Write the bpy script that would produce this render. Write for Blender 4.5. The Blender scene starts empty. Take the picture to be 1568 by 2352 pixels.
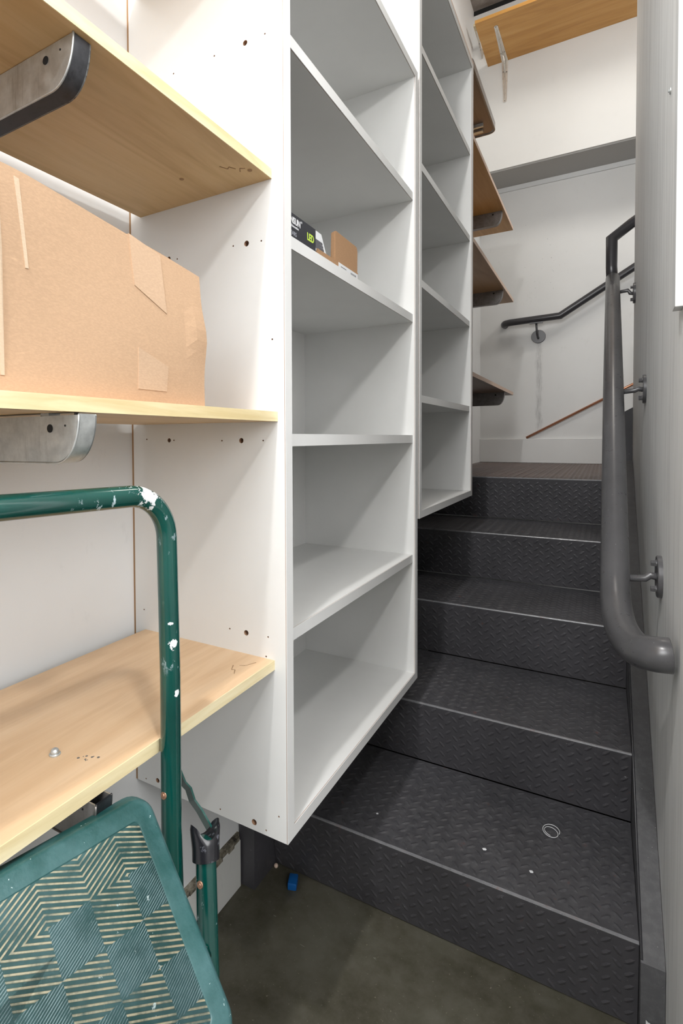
import bpy, bmesh, math, random
from mathutils import Vector, Matrix
random.seed(7)
C = bpy.context.scene.collection
S = bpy.context.scene

# ------------------------------------------------------------------ camera
cam_d = bpy.data.cameras.new('camera'); cam = bpy.data.objects.new('camera', cam_d); C.objects.link(cam)
cam_d.sensor_fit = 'VERTICAL'; cam_d.sensor_height = 36.0; cam_d.sensor_width = 24.0
cam_d.lens = 1233.42/2352*36
cam_d.shift_x = (784-651.27)/2352; cam_d.shift_y = -(1176-1038.72)/2352
cam_d.clip_start = 0.02; cam_d.clip_end = 50
Rv = Vector((0.85980422, 0.51059364, -0.00555427)); Uv = Vector((-0.00788588, 0.02415384, 0.99967715)); Fv = Vector((-0.51056295, 0.85948283, -0.02479406))
M = Matrix((Rv, Uv, -Fv)).transposed().to_4x4(); M.translation = Vector((0, 0, 1.0704))
cam.matrix_world = M
S.camera = cam

# ------------------------------------------------------------------ world, lights, exposure
w = bpy.data.worlds.new('world'); S.world = w; w.use_nodes = True
w.node_tree.nodes['Background'].inputs[0].default_value = (1, 0.97, 0.93, 1)
w.node_tree.nodes['Background'].inputs[1].default_value = 0.3
S.view_settings.view_transform = 'Standard'; S.view_settings.look = 'None'
S.view_settings.gamma = 1; S.view_settings.use_curve_mapping = False
S.view_settings.exposure = 0.07
def area(name, loc, target, sx, sy, power, col=(1, 1, 1)):
    l = bpy.data.lights.new(name, 'AREA'); l.shape = 'RECTANGLE'; l.size = sx; l.size_y = sy; l.energy = power; l.color = col
    o = bpy.data.objects.new(name, l); C.objects.link(o); o.location = loc
    d = (Vector(target)-Vector(loc)).normalized(); o.rotation_euler = d.to_track_quat('-Z', 'Y').to_euler(); return o
area('lamp_main', (-0.31, -0.12, 2.65), (-0.25, 1.4, 0.4), 0.07, 0.10, 19, (1, 0.985, 0.965))
area('lamp_room', (0.42, -0.10, 2.28), (-0.45, 0.6, 0.8), 0.10, 0.10, 9.5, (1, 0.99, 0.97))
area('lamp_stairwell', (0.1, 2.85, 3.75), (-0.1, 2.95, 0), 0.5, 0.5, 10, (1, 0.94, 0.86))
area('fill_back', (-0.35, -1.15, 2.1), (0.1, 1.6, 0.8), 1.3, 1.3, 64, (0.98, 0.99, 1))  # added soft fill behind the camera, not a fixture of the place
area('fill_side', (1.45, -0.25, 1.75), (-0.7, 0.5, 1.0), 1.4, 1.4, 42, (0.985, 0.99, 1))  # added soft fill from the right, brightens left wall and cabinet interiors
area('lamp_flight', (1.3, 3.2, 3.5), (0.2, 3.9, 1.6), 0.3, 0.3, 22, (1, 0.97, 0.92))

# ------------------------------------------------------------------ numbers of the place (metres)
XL, XF = -0.7485, -0.4184
XS = 0.063
def XR(y): return 0.0925+0.006*y
Y1, Y2, Y2b, Y3 = 0.7112, 1.3928, 1.4102, 2.0806
T = 0.0198; DS = 0.312
ZB1, ZB2 = 0.4346, 0.8556
NY = [1.1073, 1.4246, 1.7634, 2.1155, 2.4965]
NZ = [0.1802, 0.3541, 0.5342, 0.7139, 0.8986]
YW = 3.9907; YU = 3.71; ZL = NZ[4]; CEIL = 3.86
PHI = 0.0079; DL = 0.0258
SF = -0.441                      # front of the wooden shelves
SB = -0.720                      # their back edge

# ------------------------------------------------------------------ mesh helpers
def box(bm, x0, x1, y0, y1, z0, z1, mi=0):
    v = [bm.verts.new(p) for p in ((x0,y0,z0),(x1,y0,z0),(x1,y1,z0),(x0,y1,z0),(x0,y0,z1),(x1,y0,z1),(x1,y1,z1),(x0,y1,z1))]
    for f in ((0,3,2,1),(4,5,6,7),(0,1,5,4),(1,2,6,5),(2,3,7,6),(3,0,4,7)):
        bm.faces.new([v[i] for i in f]).material_index = mi
    return v
def prism(bm, pts, axis, a, b, mi=0):
    """extrude a closed outline along an axis; pts are the two other coordinates in xyz order"""
    def mk(p, t):
        return {'x': (t, p[0], p[1]), 'y': (p[0], t, p[1]), 'z': (p[0], p[1], t)}[axis]
    A = [bm.verts.new(mk(p, a)) for p in pts]; B = [bm.verts.new(mk(p, b)) for p in pts]
    n = len(pts)
    for i in range(n): bm.faces.new((A[i], A[(i+1) % n], B[(i+1) % n], B[i])).material_index = mi
    bm.faces.new(A[::-1]).material_index = mi; bm.faces.new(B).material_index = mi
def frame_of(d):
    d = d.normalized(); u = d.orthogonal().normalized(); return u, d.cross(u)
def tube(bm, pts, r, seg=20, cap=True, mi=0):
    pts = [Vector(p) for p in pts]; n = len(pts); rings = []
    u = None
    for i, p in enumerate(pts):
        d = (pts[min(i+1, n-1)]-pts[max(i-1, 0)]).normalized()
        if u is None: u = frame_of(d)[0]
        u = (u-d*u.dot(d)).normalized(); v = d.cross(u)
        rr = r[i] if isinstance(r, (list, tuple)) else r
        # mitre correction
        if 0 < i < n-1:
            a = (pts[i]-pts[i-1]).normalized(); b = (pts[i+1]-pts[i]).normalized()
            c = max(0.3, math.cos(a.angle(b)/2)) if a.angle(b) > 0.01 else 1
            ax = (b-a)
            ax = ax.normalized() if ax.length > 1e-6 else None
        else: c = 1; ax = None
        ring = []
        for k in range(seg):
            t = 2*math.pi*k/seg; q = (u*math.cos(t)+v*math.sin(t))*rr
            if ax is not None and c < 0.999:
                q = q+ax*q.dot(ax)*(1/c-1)
            ring.append(bm.verts.new(p+q))
        rings.append(ring)
    for i in range(n-1):
        for k in range(seg):
            f = bm.faces.new((rings[i][k], rings[i][(k+1) % seg], rings[i+1][(k+1) % seg], rings[i+1][k])); f.smooth = True; f.material_index = mi
    if cap:
        bm.faces.new(rings[0][::-1]).material_index = mi; bm.faces.new(rings[-1]).material_index = mi
def arc3(p0, p1, p2, r, n=8):
    """fillet the corner p1 of p0-p1-p2 with radius r"""
    p0, p1, p2 = Vector(p0), Vector(p1), Vector(p2)
    a = (p0-p1).normalized(); b = (p2-p1).normalized(); th = a.angle(b)
    d = r/math.tan(th/2); c = p1+(a+b).normalized()*(r/math.sin(th/2))
    s = p1+a*d-c; e = p1+b*d-c; out = []; ang = s.angle(e); ax = s.cross(e).normalized()
    for i in range(n+1): out.append(c+Matrix.Rotation(ang*i/n, 3, ax) @ s)
    return out
def disc(bm, c, n, r, h, seg=20, mi=0, bev=0.0):
    c = Vector(c); n = Vector(n).normalized(); u, v = frame_of(n); rings = []
    prof = [(r, 0), (r, h-bev), (r-bev, h)] if bev else [(r, 0), (r, h)]
    for rr, hh in prof:
        rings.append([bm.verts.new(c+n*hh+(u*math.cos(2*math.pi*k/seg)+v*math.sin(2*math.pi*k/seg))*rr) for k in range(seg)])
    for a, b in zip(rings, rings[1:]):
        for k in range(seg):
            f = bm.faces.new((a[k], a[(k+1) % seg], b[(k+1) % seg], b[k])); f.material_index = mi
    bm.faces.new(rings[-1]).material_index = mi; bm.faces.new(rings[0][::-1]).material_index = mi
def bevel(bm, w, seg=2):
    bmesh.ops.bevel(bm, geom=list(bm.edges), offset=w, segments=seg, affect='EDGES', profile=0.5, clamp_overlap=True)
def obj(name, bm, mats, parent=None, smooth=None):
    bmesh.ops.recalc_face_normals(bm, faces=list(bm.faces))
    me = bpy.data.meshes.new(name); bm.to_mesh(me); bm.free()
    for m in (mats if isinstance(mats, (list, tuple)) else [mats]): me.materials.append(m)
    if smooth:
        me.polygons.foreach_set('use_smooth', [True]*len(me.polygons))
        try: me.set_sharp_from_angle(angle=math.radians(smooth))
        except Exception: pass
    o = bpy.data.objects.new(name, me); C.objects.link(o)
    if parent is not None:
        o.parent = parent; o.matrix_parent_inverse = parent.matrix_world.inverted()
    return o
def tag(o, label, cat, group=None):
    o['label'] = label; o['category'] = cat
    if group: o['group'] = group
    return o
def thing(name, label, cat, loc=(0, 0, 0), group=None):
    o = bpy.data.objects.new(name, None); C.objects.link(o); o.location = loc; o.empty_display_size = 0.05
    o.matrix_world = Matrix.Translation(loc)
    return tag(o, label, cat, group)
def struct(name, bm, m, parent=None):
    o = obj(name, bm, m, parent)
    if parent is None: o['kind'] = 'structure'
    return o
def bxobj(name, dims, m, parent=None, bev=0.0):
    bm = bmesh.new(); box(bm, *dims)
    if bev: bevel(bm, bev)
    return obj(name, bm, m, parent)

# ------------------------------------------------------------------ materials
class G:
    def __init__(s, name, col=(.8, .8, .8), rough=.6, metal=0., spec=.5):
        s.m = bpy.data.materials.new(name); s.m.use_nodes = True; s.t = s.m.node_tree; s.N = s.t.nodes; s.L = s.t.links
        s.b = s.N['Principled BSDF']; s.b.inputs['Base Color'].default_value = (*col, 1); s.b.inputs['Roughness'].default_value = rough
        s.b.inputs['Metallic'].default_value = metal; s.b.inputs['Specular IOR Level'].default_value = spec
        tc = s.N.new('ShaderNodeTexCoord'); s.co = tc.outputs['Object']
    def mapv(s, sc=(1, 1, 1), rot=(0, 0, 0), loc=(0, 0, 0), src=None):
        n = s.N.new('ShaderNodeMapping'); n.inputs['Scale'].default_value = sc; n.inputs['Rotation'].default_value = rot; n.inputs['Location'].default_value = loc
        s.L.new(src or s.co, n.inputs['Vector']); return n.outputs[0]
    def noise(s, v, scale, detail=4, rough=.5, dist=0):
        n = s.N.new('ShaderNodeTexNoise'); n.inputs['Scale'].default_value = scale; n.inputs['Detail'].default_value = detail
        n.inputs['Roughness'].default_value = rough; n.inputs['Distortion'].default_value = dist; s.L.new(v, n.inputs['Vector']); return n.outputs['Fac']
    def ramp(s, f, stops):
        n = s.N.new('ShaderNodeValToRGB'); e = n.color_ramp.elements
        while len(e) < len(stops): e.new(.5)
        for i, (p, c) in enumerate(stops):
            e[i].position = p; e[i].color = (*c, 1) if isinstance(c, (tuple, list)) else (c, c, c, 1)
        s.L.new(f, n.inputs[0]); return n.outputs[0]
    def mix(s, f, a, b, mode='MIX'):
        n = s.N.new('ShaderNodeMix'); n.data_type = 'RGBA'; n.blend_type = mode
        for i, x in ((0, f), (6, a), (7, b)):
            if isinstance(x, (int, float)): n.inputs[i].default_value = x if i == 0 else (x, x, x, 1)
            elif isinstance(x, (tuple, list)): n.inputs[i].default_value = (*x, 1)
            else: s.L.new(x, n.inputs[i])
        return n.outputs[2]
    def math(s, op, a, b=None, c=None):
        n = s.N.new('ShaderNodeMath'); n.operation = op
        for i, x in enumerate((a, b, c)):
            if x is None: continue
            if isinstance(x, (int, float)): n.inputs[i].default_value = x
            else: s.L.new(x, n.inputs[i])
        return n.outputs[0]
    def xyz(s, v=None):
        n = s.N.new('ShaderNodeSeparateXYZ'); s.L.new(v or s.co, n.inputs[0]); return n.outputs
    def col(s, c): s.L.new(c, s.b.inputs['Base Color']); return s
    def rgh(s, c): s.L.new(c, s.b.inputs['Roughness']); return s
    def bump(s, h, strength=.3, dist=.002):
        n = s.N.new('ShaderNodeBump'); n.inputs['Strength'].default_value = strength; n.inputs['Distance'].default_value = dist
        s.L.new(h, n.inputs['Height']); s.L.new(n.outputs[0], s.b.inputs['Normal']); return s

def m_melamine(name, base=(.73, .73, .715)):
    g = G(name, base, .42, spec=.4)
    f = g.noise(g.mapv((3, 3, 3)), 2.2, 5, .6); k = g.ramp(f, [(.3, tuple(x*.95 for x in base)), (.7, base)])
    s = g.noise(g.mapv((60, 60, 9)), 3.0, 3, .7); sp = g.ramp(s, [(.70, 0.0), (.78, 1.0)])
    g.col(g.mix(g.math('MULTIPLY', sp, .12), k, (.32, .30, .28)))
    return g.m
MEL = m_melamine('white_melamine'); MELE = m_melamine('melamine_edge', (.71, .71, .70))
CORE = G('chipboard_core', (.30, .17, .10), .9).m
HARD = G('brown_hardboard', (.30, .18, .09), .8).m
def m_wall(name, base, streak=0.0, marks=0.25, drip=False):
    g = G(name, base, .55, spec=.3)
    f = g.noise(g.mapv((1, 1, 1)), 1.7, 4, .6)
    c = g.ramp(f, [(.3, tuple(x*.93 for x in base)), (.7, base)])
    m = g.noise(g.mapv((3, 3, 1.6)), 5, 8, .75); mk = g.ramp(m, [(.60, 0.0), (.78, marks)])
    c = g.mix(mk, c, tuple(x*.45 for x in base))
    if streak:
        s = g.noise(g.mapv((26, 26, 1.1)), 2.4, 7, .65, .3); sk = g.ramp(s, [(.48, 0.0), (.74, streak)])
        c = g.mix(sk, c, tuple(x*.42 for x in base))
        s2 = g.noise(g.mapv((9, 9, .5)), 1.5, 3, .6); c = g.mix(g.ramp(s2, [(.4, 0.0), (.7, .07)]), c, tuple(x*.62 for x in base))
        g.bump(s, .12, .002)
    if drip:
        X, Y, Z = g.xyz()
        wob = g.math('MULTIPLY', g.math('SUBTRACT', g.noise(g.mapv((1, 1, 3)), 3, 3), .5), .05)
        dx = g.math('ABSOLUTE', g.math('SUBTRACT', g.math('ADD', X, wob), -.372))
        band = g.ramp(dx, [(0.006, 1.0), (.024, 0.0)])
        zz = g.ramp(g.math('DIVIDE', Z, 2.0), [(.545, 0.0), (.58, 1.0), (.86, .9), (.865, 0.0)])
        tx = g.ramp(g.noise(g.mapv((50, 1, 4)), 3, 4, .7), [(.38, 0.1), (.62, .75)])
        c = g.mix(g.math('MULTIPLY', g.math('MULTIPLY', band, zz), tx), c, (.33, .33, .33))
        sc = g.ramp(g.noise(g.mapv((60, 60, 22)), 2.2, 3, .6), [(.68, 0.0), (.73, .7)])
        rx = g.ramp(g.math('ABSOLUTE', g.math('SUBTRACT', X, -.36)), [(.06, 1.0), (.22, 0.0)])
        rz = g.ramp(g.math('ABSOLUTE', g.math('SUBTRACT', Z, 2.25)), [(.1, 1.0), (.4, 0.0)])
        c = g.mix(g.math('MULTIPLY', g.math('MULTIPLY', rx, rz), sc), c, (.16, .16, .16))
    g.col(c); return g.m
WALL = m_wall('white_painted_wall', (.72, .725, .725))
WALLF = m_wall('far_wall_paint', (.69, .69, .68), drip=True)
WALLU = m_wall('upper_wall_paint', (.73, .73, .715), marks=.08)
WALLR = m_wall('streaked_white_plywood', (.84, .845, .835), streak=.5)
TRIM = G('white_trim', (.64, .65, .65), .4).m
SOFF = G('shaded_soffit', (.40, .39, .37), .6).m  # underside shade put into the colour
BLOCK = m_wall('painted_block', (.58, .58, .55), marks=.5)
def m_joint():
    g = G('dirty_mortar', (.3, .27, .22), .95)
    f = g.noise(g.mapv(), 38, 6, .75); g.col(g.ramp(f, [(.38, (.03, .025, .02)), (.5, (.17, .15, .11)), (.7, (.42, .39, .32))])); g.bump(f, .8, .004); return g.m
JOINT = m_joint()
def m_floor():
    g = G('stained_concrete', (.05, .045, .035), .55, spec=.4)
    f = g.noise(g.mapv(), 3.3, 8, .62, .6); c = g.ramp(f, [(.28, (.030, .027, .016)), (.5, (.060, .056, .037)), (.72, (.105, .102, .078))])
    f2 = g.noise(g.mapv(), 26, 5, .7); c = g.mix(g.ramp(f2, [(.35, .0), (.75, .5)]), c, (.13, .12, .10))
    f3 = g.noise(g.mapv(), 160, 3, .6); c = g.mix(g.ramp(f3, [(.66, .0), (.74, .8)]), c, (.27, .24, .19))
    f4 = g.noise(g.mapv((14, 60, 1), (0, 0, .7)), 2.0, 3, .5); c = g.mix(g.ramp(f4, [(.72, .0), (.76, .5)]), c, (.3, .3, .26))
    g.col(c); g.rgh(g.ramp(f, [(.3, .36), (.7, .62)])); g.bump(f2, .2, .002); return g.m
FLOOR = m_floor()
def m_steel(name, base, dust, dustcol, rust=0.0, rough=.42, bmp=.12):
    g = G(name, base, rough, metal=0., spec=.55)
    f = g.noise(g.mapv(), 4.0, 6, .65); c = g.ramp(f, [(.3, tuple(x*.72 for x in base)), (.7, tuple(x*1.18 for x in base))])
    f2 = g.noise(g.mapv(), 60, 6, .75); c = g.mix(g.ramp(f2, [(.45, 0.0), (.8, dust)]), c, dustcol)
    if rust:
        f3 = g.noise(g.mapv(), 30, 4, .7); c = g.mix(g.ramp(f3, [(.72-.1*rust, 0.0), (.76, .8)]), c, (.14, .035, .02))
    sp = g.noise(g.mapv(), 210, 2, .5); c = g.mix(g.ramp(sp, [(.74, 0.0), (.78, .8)]), c, (.36, .36, .36))
    g.col(c); g.rgh(g.ramp(f2, [(.3, rough-.08*bmp/.12), (.7, rough+.16*bmp/.12)])); g.bump(f2, bmp, .001); return g.m
STEEL = m_steel('dark_painted_steel', (.054, .052, .058), .22, (.13, .13, .135), .4)
TREAD = m_steel('dusty_tread_steel', (.055, .054, .060), .5, (.15, .15, .155), .5)
LANDM = m_steel('worn_brown_landing', (.085, .062, .055), .6, (.19, .13, .115), .8)
EDGEW = m_steel('worn_nosing_highlight', (.17, .17, .18), .3, (.3, .3, .3), 1.3, .28)  # nosing highlight lightened into the base colour, besides wear and rust
RAIL = m_steel('grey_rail_paint', (.088, .087, .091), .03, (.2, .2, .2), .0, .28, .02)
RAILD = m_steel('dark_rail_paint', (.035, .034, .038), .05, (.12, .12, .12), .0, .30, .02)
STRG = m_steel('stringer_paint', (.085, .085, .09), .45, (.2, .2, .2), .2, .45)
def m_wood(name, c0, c1, c2, sc=1.0, rough=.38, axis='y'):
    g = G(name, c1, rough, spec=.4)
    s = {'y': (9*sc, .8*sc, 9*sc), 'x': (.8*sc, 9*sc, 9*sc)}[axis]
    f = g.noise(g.mapv(s), 2.2, 6, .6, 1.6); f2 = g.noise(g.mapv(tuple(7*x for x in s)), 2.0, 3, .6)
    c = g.ramp(f, [(.30, c0), (.5, c1), (.72, c2)]); c = g.mix(g.ramp(f2, [(.5, 0.0), (.8, .28)]), c, tuple(x*.8 for x in c0))
    g.col(c); return g.m
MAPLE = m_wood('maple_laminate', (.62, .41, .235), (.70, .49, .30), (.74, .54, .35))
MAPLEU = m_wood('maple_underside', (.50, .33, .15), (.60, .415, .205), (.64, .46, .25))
MEDGE = m_wood('maple_edge_band', (.64, .51, .27), (.76, .65, .40), (.82, .73, .50), 1.4)
OAKO = m_wood('orange_plywood', (.46, .22, .055), (.56, .29, .08), (.62, .35, .12), .7, axis='x')
OAKB = m_wood('tan_plywood', (.38, .22, .10), (.46, .28, .135), (.52, .33, .17), .7)
OAKD = m_wood('brown_board', (.20, .14, .10), (.27, .19, .14), (.32, .23, .17), .7)
PINK = G('raw_board_edge', (.66, .50, .40), .6).m
def m_galv(name, a, b, rough=.38):
    g = G(name, a, rough, metal=.75)
    f = g.noise(g.mapv((1, 1, 1)), 55, 5, .7); f2 = g.noise(g.mapv((60, 60, 5)), 2.5, 4, .7)
    c = g.ramp(f, [(.3, a), (.7, b)]); c = g.mix(g.ramp(f2, [(.55, 0.0), (.75, .35)]), c, tuple(x*.35 for x in a)); g.col(c)
    g.rgh(g.ramp(f, [(.3, rough-.08), (.7, rough+.2)])); return g.m
GALV = m_galv('galvanised_steel', (.46, .48, .48), (.68, .70, .69))
GALVSHADE = m_galv('shaded_lip_steel', (.045, .047, .052), (.10, .10, .11), .45)  # shade inside the open channel, painted into the lip colour
GALVD = m_galv('dull_bracket_steel', (.20, .19, .18), (.34, .32, .31))
NICK = m_galv('satin_bracket', (.66, .63, .58), (.78, .75, .70), .3)
DARK = G('dark_void', (.012, .012, .012), .9).m
def m_green():
    g = G('green_enamel', (.0, .055, .045), .16, spec=.6); g.b.inputs['Coat Weight'].default_value = .4
    f = g.noise(g.mapv(), 9, 3, .5); base = g.ramp(f, [(.3, (.0, .040, .033)), (.7, (.002, .066, .053))])
    s = g.noise(g.mapv((1, 1, .5)), 95, 5, .65); sz = g.noise(g.mapv(), 6, 2, .5)
    k = g.math('MULTIPLY', g.ramp(s, [(.62, 0.0), (.655, 1.0)]), g.ramp(sz, [(.47, 0.0), (.6, .9)]))
    c = g.mix(k, base, (.50, .62, .66)); X, Y, Z = g.xyz()
    # worn white patch on the top of the bend
    n = g.noise(g.mapv(), 70, 5, .7)
    def blob(p, r, th):
        d = g.N.new('ShaderNodeVectorMath'); d.operation = 'DISTANCE'; g.L.new(g.co, d.inputs[0]); d.inputs[1].default_value = p
        return g.ramp(g.math('ADD', g.math('DIVIDE', d.outputs['Value'], r), g.math('MULTIPLY', g.math('SUBTRACT', n, .5), 2.6)), [(th, 1.0), (th+.06, 0.0)])
    for p, r, th in (((-.422, .428, 1.014), .026, .5), ((-.418, .452, .862), .008, .5), ((-.416, .456, .838), .011, .5), ((-.416, .46, .78), .006, .5)):
        c = g.mix(blob(p, r, th), c, (.74, .76, .77))
    g.col(c); return g.m
GREEN = m_green()
def m_plate(pattern):
    g = G('step_plastic_pattern' if pattern else 'step_plastic', (.02, .16, .14), .38, spec=.45)
    f = g.noise(g.mapv(), 260, 3, .6); f0 = g.noise(g.mapv(), 14, 4, .6)
    base = g.ramp(f0, [(.3, (.007, .048, .046)), (.7, (.015, .076, .073))])
    wear = g.ramp(g.noise(g.mapv(), 10, 5, .65), [(.42, 0.0), (.72, .5)])
    c = g.mix(wear, base, (.13, .25, .27))
    if pattern:
        X, Y, Z = g.xyz()
        def tri(c, c0):
            t = g.math('DIVIDE', g.math('SUBTRACT', c, c0), .0750)
            return g.math('MULTIPLY', g.math('ABSOLUTE', g.math('SUBTRACT', t, g.math('ROUND', t))), 2.0), g.math('GREATER_THAN', t, g.math('ROUND', t))
        tu, su = tri(X, .0445); tv, sv = tri(Y, .0375)
        slash = g.math('ABSOLUTE', g.math('SUBTRACT', su, sv))          # the quadrants whose ribs lean the other way
        dense = g.math('MULTIPLY', slash, g.math('MAXIMUM', su, g.math('GREATER_THAN', X, .047)))
        m = g.math('ADD', g.math('MULTIPLY', tu, 8.0), g.math('MULTIPLY', tv, 4.0))
        st = g.math('FRACT', g.math('MULTIPLY', m, g.math('ADD', 1.0, dense)))
        k = g.ramp(st, [(.24, 1.0), (.38, 0.0), (.90, 0.0), (.98, 1.0)])
        wn = g.ramp(g.noise(g.mapv(), 45, 5, .7), [(.34, .15), (.56, 1.0)])
        sc = g.mix(dense, (.46, .42, .29), (.24, .34, .36))
        c = g.mix(g.math('MULTIPLY', k, wn), c, sc)
        g.bump(g.math('ADD', k, g.math('MULTIPLY', f, .3)), .55, .0012)
    else:
        g.bump(f, .5, .0006)
    sp = g.noise(g.mapv(), 120, 4, .6); c = g.mix(g.ramp(sp, [(.69, 0.0), (.72, .8)]), c, (.60, .72, .72))
    g.col(c); return g.m
PLATE = m_plate(False); PLATEP = m_plate(True)
BLACKP = G('black_plastic', (.012, .012, .015), .22, spec=.6)
_f = BLACKP.noise(BLACKP.mapv(), 40, 5, .7); BLACKP.col(BLACKP.ramp(_f, [(.6, (.012, .012, .015)), (.72, (.25, .26, .30))])); BLACKP = BLACKP.m
BRASS = G('rivet_brown', (.35, .20, .13), .35, .6).m
COPPER = G('copper_pipe', (.56, .27, .16), .25, .85).m
def m_card(name, base, worn=True):
    g = G(name, base, .8, spec=.2)
    f = g.noise(g.mapv(), 3.2, 4, .6); c = g.ramp(f, [(.3, tuple(x*.88 for x in base)), (.7, base)])
    f2 = g.noise(g.mapv((1, 1, 2.4)), 260, 3, .6); c = g.mix(g.ramp(f2, [(.4, 0.0), (.75, .35)]), c, tuple(x*1.28 for x in base))
    if worn:
        s = g.noise(g.mapv((1, 14, 40), (.35, 0, 0)), 1.6, 3, .5); c = g.mix(g.ramp(s, [(.72, 0.0), (.77, .6)]), c, tuple(min(1, x*1.45) for x in base))
    g.col(c); g.bump(f2, .25, .0006); return g.m
CARD = m_card('cardboard', (.49, .325, .205)); CARD2 = m_card('small_carton_card', (.37, .22, .12), False)
TAPE = m_card('clear_tape', (.52, .36, .24), False); TAPE2 = m_card('peeled_tape', (.60, .46, .33), False)
BLACKC = G('black_print_card', (.022, .023, .030), .5).m
WHITEC = G('white_print', (.72, .72, .74), .5).m
GREYC = G('grey_print', (.35, .36, .40), .5).m
LIME = G('lime_print', (.50, .68, .08), .5).m
LABEL = G('white_label', (.66, .67, .68), .5).m
INK = G('label_ink', (.10, .10, .11), .6).m
BLUE = G('blue_plastic', (.006, .10, .34), .3).m
def m_conc():
    g = G('rough_concrete', (.2, .18, .17), .95)
    f = g.noise(g.mapv(), 9, 8, .7); g.col(g.ramp(f, [(.3, (.20, .175, .16)), (.6, (.34, .31, .285)), (.75, (.52, .48, .44))])); g.bump(f, 1.0, .02); return g.m
CONC = m_conc()

# ------------------------------------------------------------------ the setting
bm = bmesh.new(); box(bm, -0.80, 1.7, -1.3, YW+.1, -.05, 0); struct('floor', bm, FLOOR)
# left wall: board above a block kerb with a dirty ledge
bm = bmesh.new(); box(bm, XL-.10, XL, -1.3, YW+.1, 0.0, CEIL); struct('wall_left', bm, WALL)
kerb = bpy.data.objects.new('baseboard_left', None); C.objects.link(kerb); kerb['kind'] = 'structure'
for (z0, z1, d) in ((0.0, .1135, .012), (.135, .43, .0)):
    y = 1.03
    while y > -1.2:
        L = .40 if y < 1.0 else .37
        if d: bxobj('block', (XL, XL+d, y-L+.004, y-.001 if y > 1 else y-.004, z0, z1), BLOCK, kerb, .002)
        y -= L
bm = bmesh.new(); box(bm, XL, XL+.006, -1.2, 1.03, .113, .128); o = obj('mortar_joint', bm, JOINT, kerb)
bm = bmesh.new()
random.seed(3)
for i in range(90):
    y = -1.0+i*.0225; a = XL+.010+random.random()*.0035; box(bm, XL+.002, a, y, y+.0225, .110, .1205+random.random()*.004)
o = obj('mortar_crumbs', bm, JOINT, kerb); o['kind'] = 'stuff'
# far wall (lower) with baseboard, upper wall proud of it
bm = bmesh.new(); box(bm, XL-.1, 1.7, YW, YW+.1, 0, 2.80); struct('wall_far', bm, WALLF)
bm = bmesh.new(); box(bm, XL-.1, 1.7, YU, YW+.1, 2.79, CEIL-.045); struct('wall_upper', bm, WALLU)
bm = bmesh.new(); box(bm, XL, 1.7, YU+.012, YW, 2.782, 2.7905); struct('soffit_shade', bm, SOFF)  # grey sheet painting the shade under the proud upper wall
bm = bmesh.new(); box(bm, XL, 1.7, YW-.012, YW, 2.752, 2.783); struct('trim_2', bm, TRIM)
bm = bmesh.new(); box(bm, XL, .10, YW-.018, YW, ZL+.001, 1.062); bevel(bm, .002); struct('baseboard_far', bm, WALLF)
# right wall between the two flights
bm = bmesh.new()
WY0, WY1 = .62, 2.72
v = [bm.verts.new(p) for p in ((XR(WY0), WY0, 0), (.22, WY0, 0), (.22, WY1, 0), (XR(WY1), WY1, 0), (XR(WY0), WY0, CEIL), (.22, WY0, CEIL), (.22, WY1, CEIL), (XR(WY1), WY1, CEIL))]
for f in ((0,3,2,1),(4,5,6,7),(0,1,5,4),(1,2,6,5),(2,3,7,6),(3,0,4,7)): bm.faces.new([v[i] for i in f])
struct('wall_right', bm, WALLR)
# rest of the room behind the camera and past the second flight
bm = bmesh.new(); box(bm, 1.6, 1.7, -1.3, YW+.1, 0, CEIL); struct('wall_outer', bm, WALL)
bm = bmesh.new(); box(bm, XL-.1, 1.7, -1.4, -1.3, 0, CEIL); struct('wall_near', bm, WALL)
bm = bmesh.new()
v = box(bm, XL-.1, 1.7, -1.4, YW+.1, CEIL, CEIL+.1)
struct('ceiling', bm, CONC)
bm = bmesh.new(); box(bm, XL, 1.6, YU+.02, YU+.09, CEIL-.045, CEIL); struct('ceiling_gap_shade', bm, DARK)  # dark strip painting the shade of the open gap below the ceiling

# ------------------------------------------------------------------ staircase of diamond plate
def sh(x, y): return y+(x+.3)*PHI
stair = thing('steel_staircase', 'dark grey diamond-plate steel staircase rising between the white cabinets and the right wall', 'staircase', (-.3, 1.1, 0))
XI0, XI1 = -.700, XS-.001
def lug(bm, c, ax, ay, n, ang, L=.0120, W=.0046, H=.0013):
    d = ax*math.cos(ang)+ay*math.sin(ang); e = n.cross(d)
    tips = [c-d*L, c+d*L]; mid = c+n*H
    p = [tips[0], c-d*L*.45+e*W, c+d*L*.45+e*W, tips[1], c+d*L*.45-e*W, c-d*L*.45-e*W]
    vs = [bm.verts.new(q) for q in p]; a = bm.verts.new(c-d*L*.4+n*H); b = bm.verts.new(c+d*L*.4+n*H)
    for t in ((vs[0], vs[1], a), (vs[1], vs[2], b, a), (vs[2], vs[3], b), (vs[3], vs[4], b), (vs[4], vs[5], a, b), (vs[5], vs[0], a)):
        f = bm.faces.new(t); f.smooth = False
def lugs(name, org, ax, ay, w, h, mat, par, mat_shear=True):
    bm = bmesh.new(); ax = Vector(ax).normalized(); ay = Vector(ay).normalized(); n = ax.cross(ay)
    PX, PY = .0360, .0272; j = 0; y = .008
    while y < h-.008:
        i = 0; x = .010+(PX/2 if j % 2 else 0)
        while x < w-.010:
            lug(bm, Vector(org)+ax*x+ay*y, ax, ay, n, math.radians(-48 if j % 2 == 0 else 42)); x += PX; i += 1
        y += PY/2; j += 1
    o = obj(name, bm, mat, par); o['kind'] = 'stuff'; return o
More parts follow.
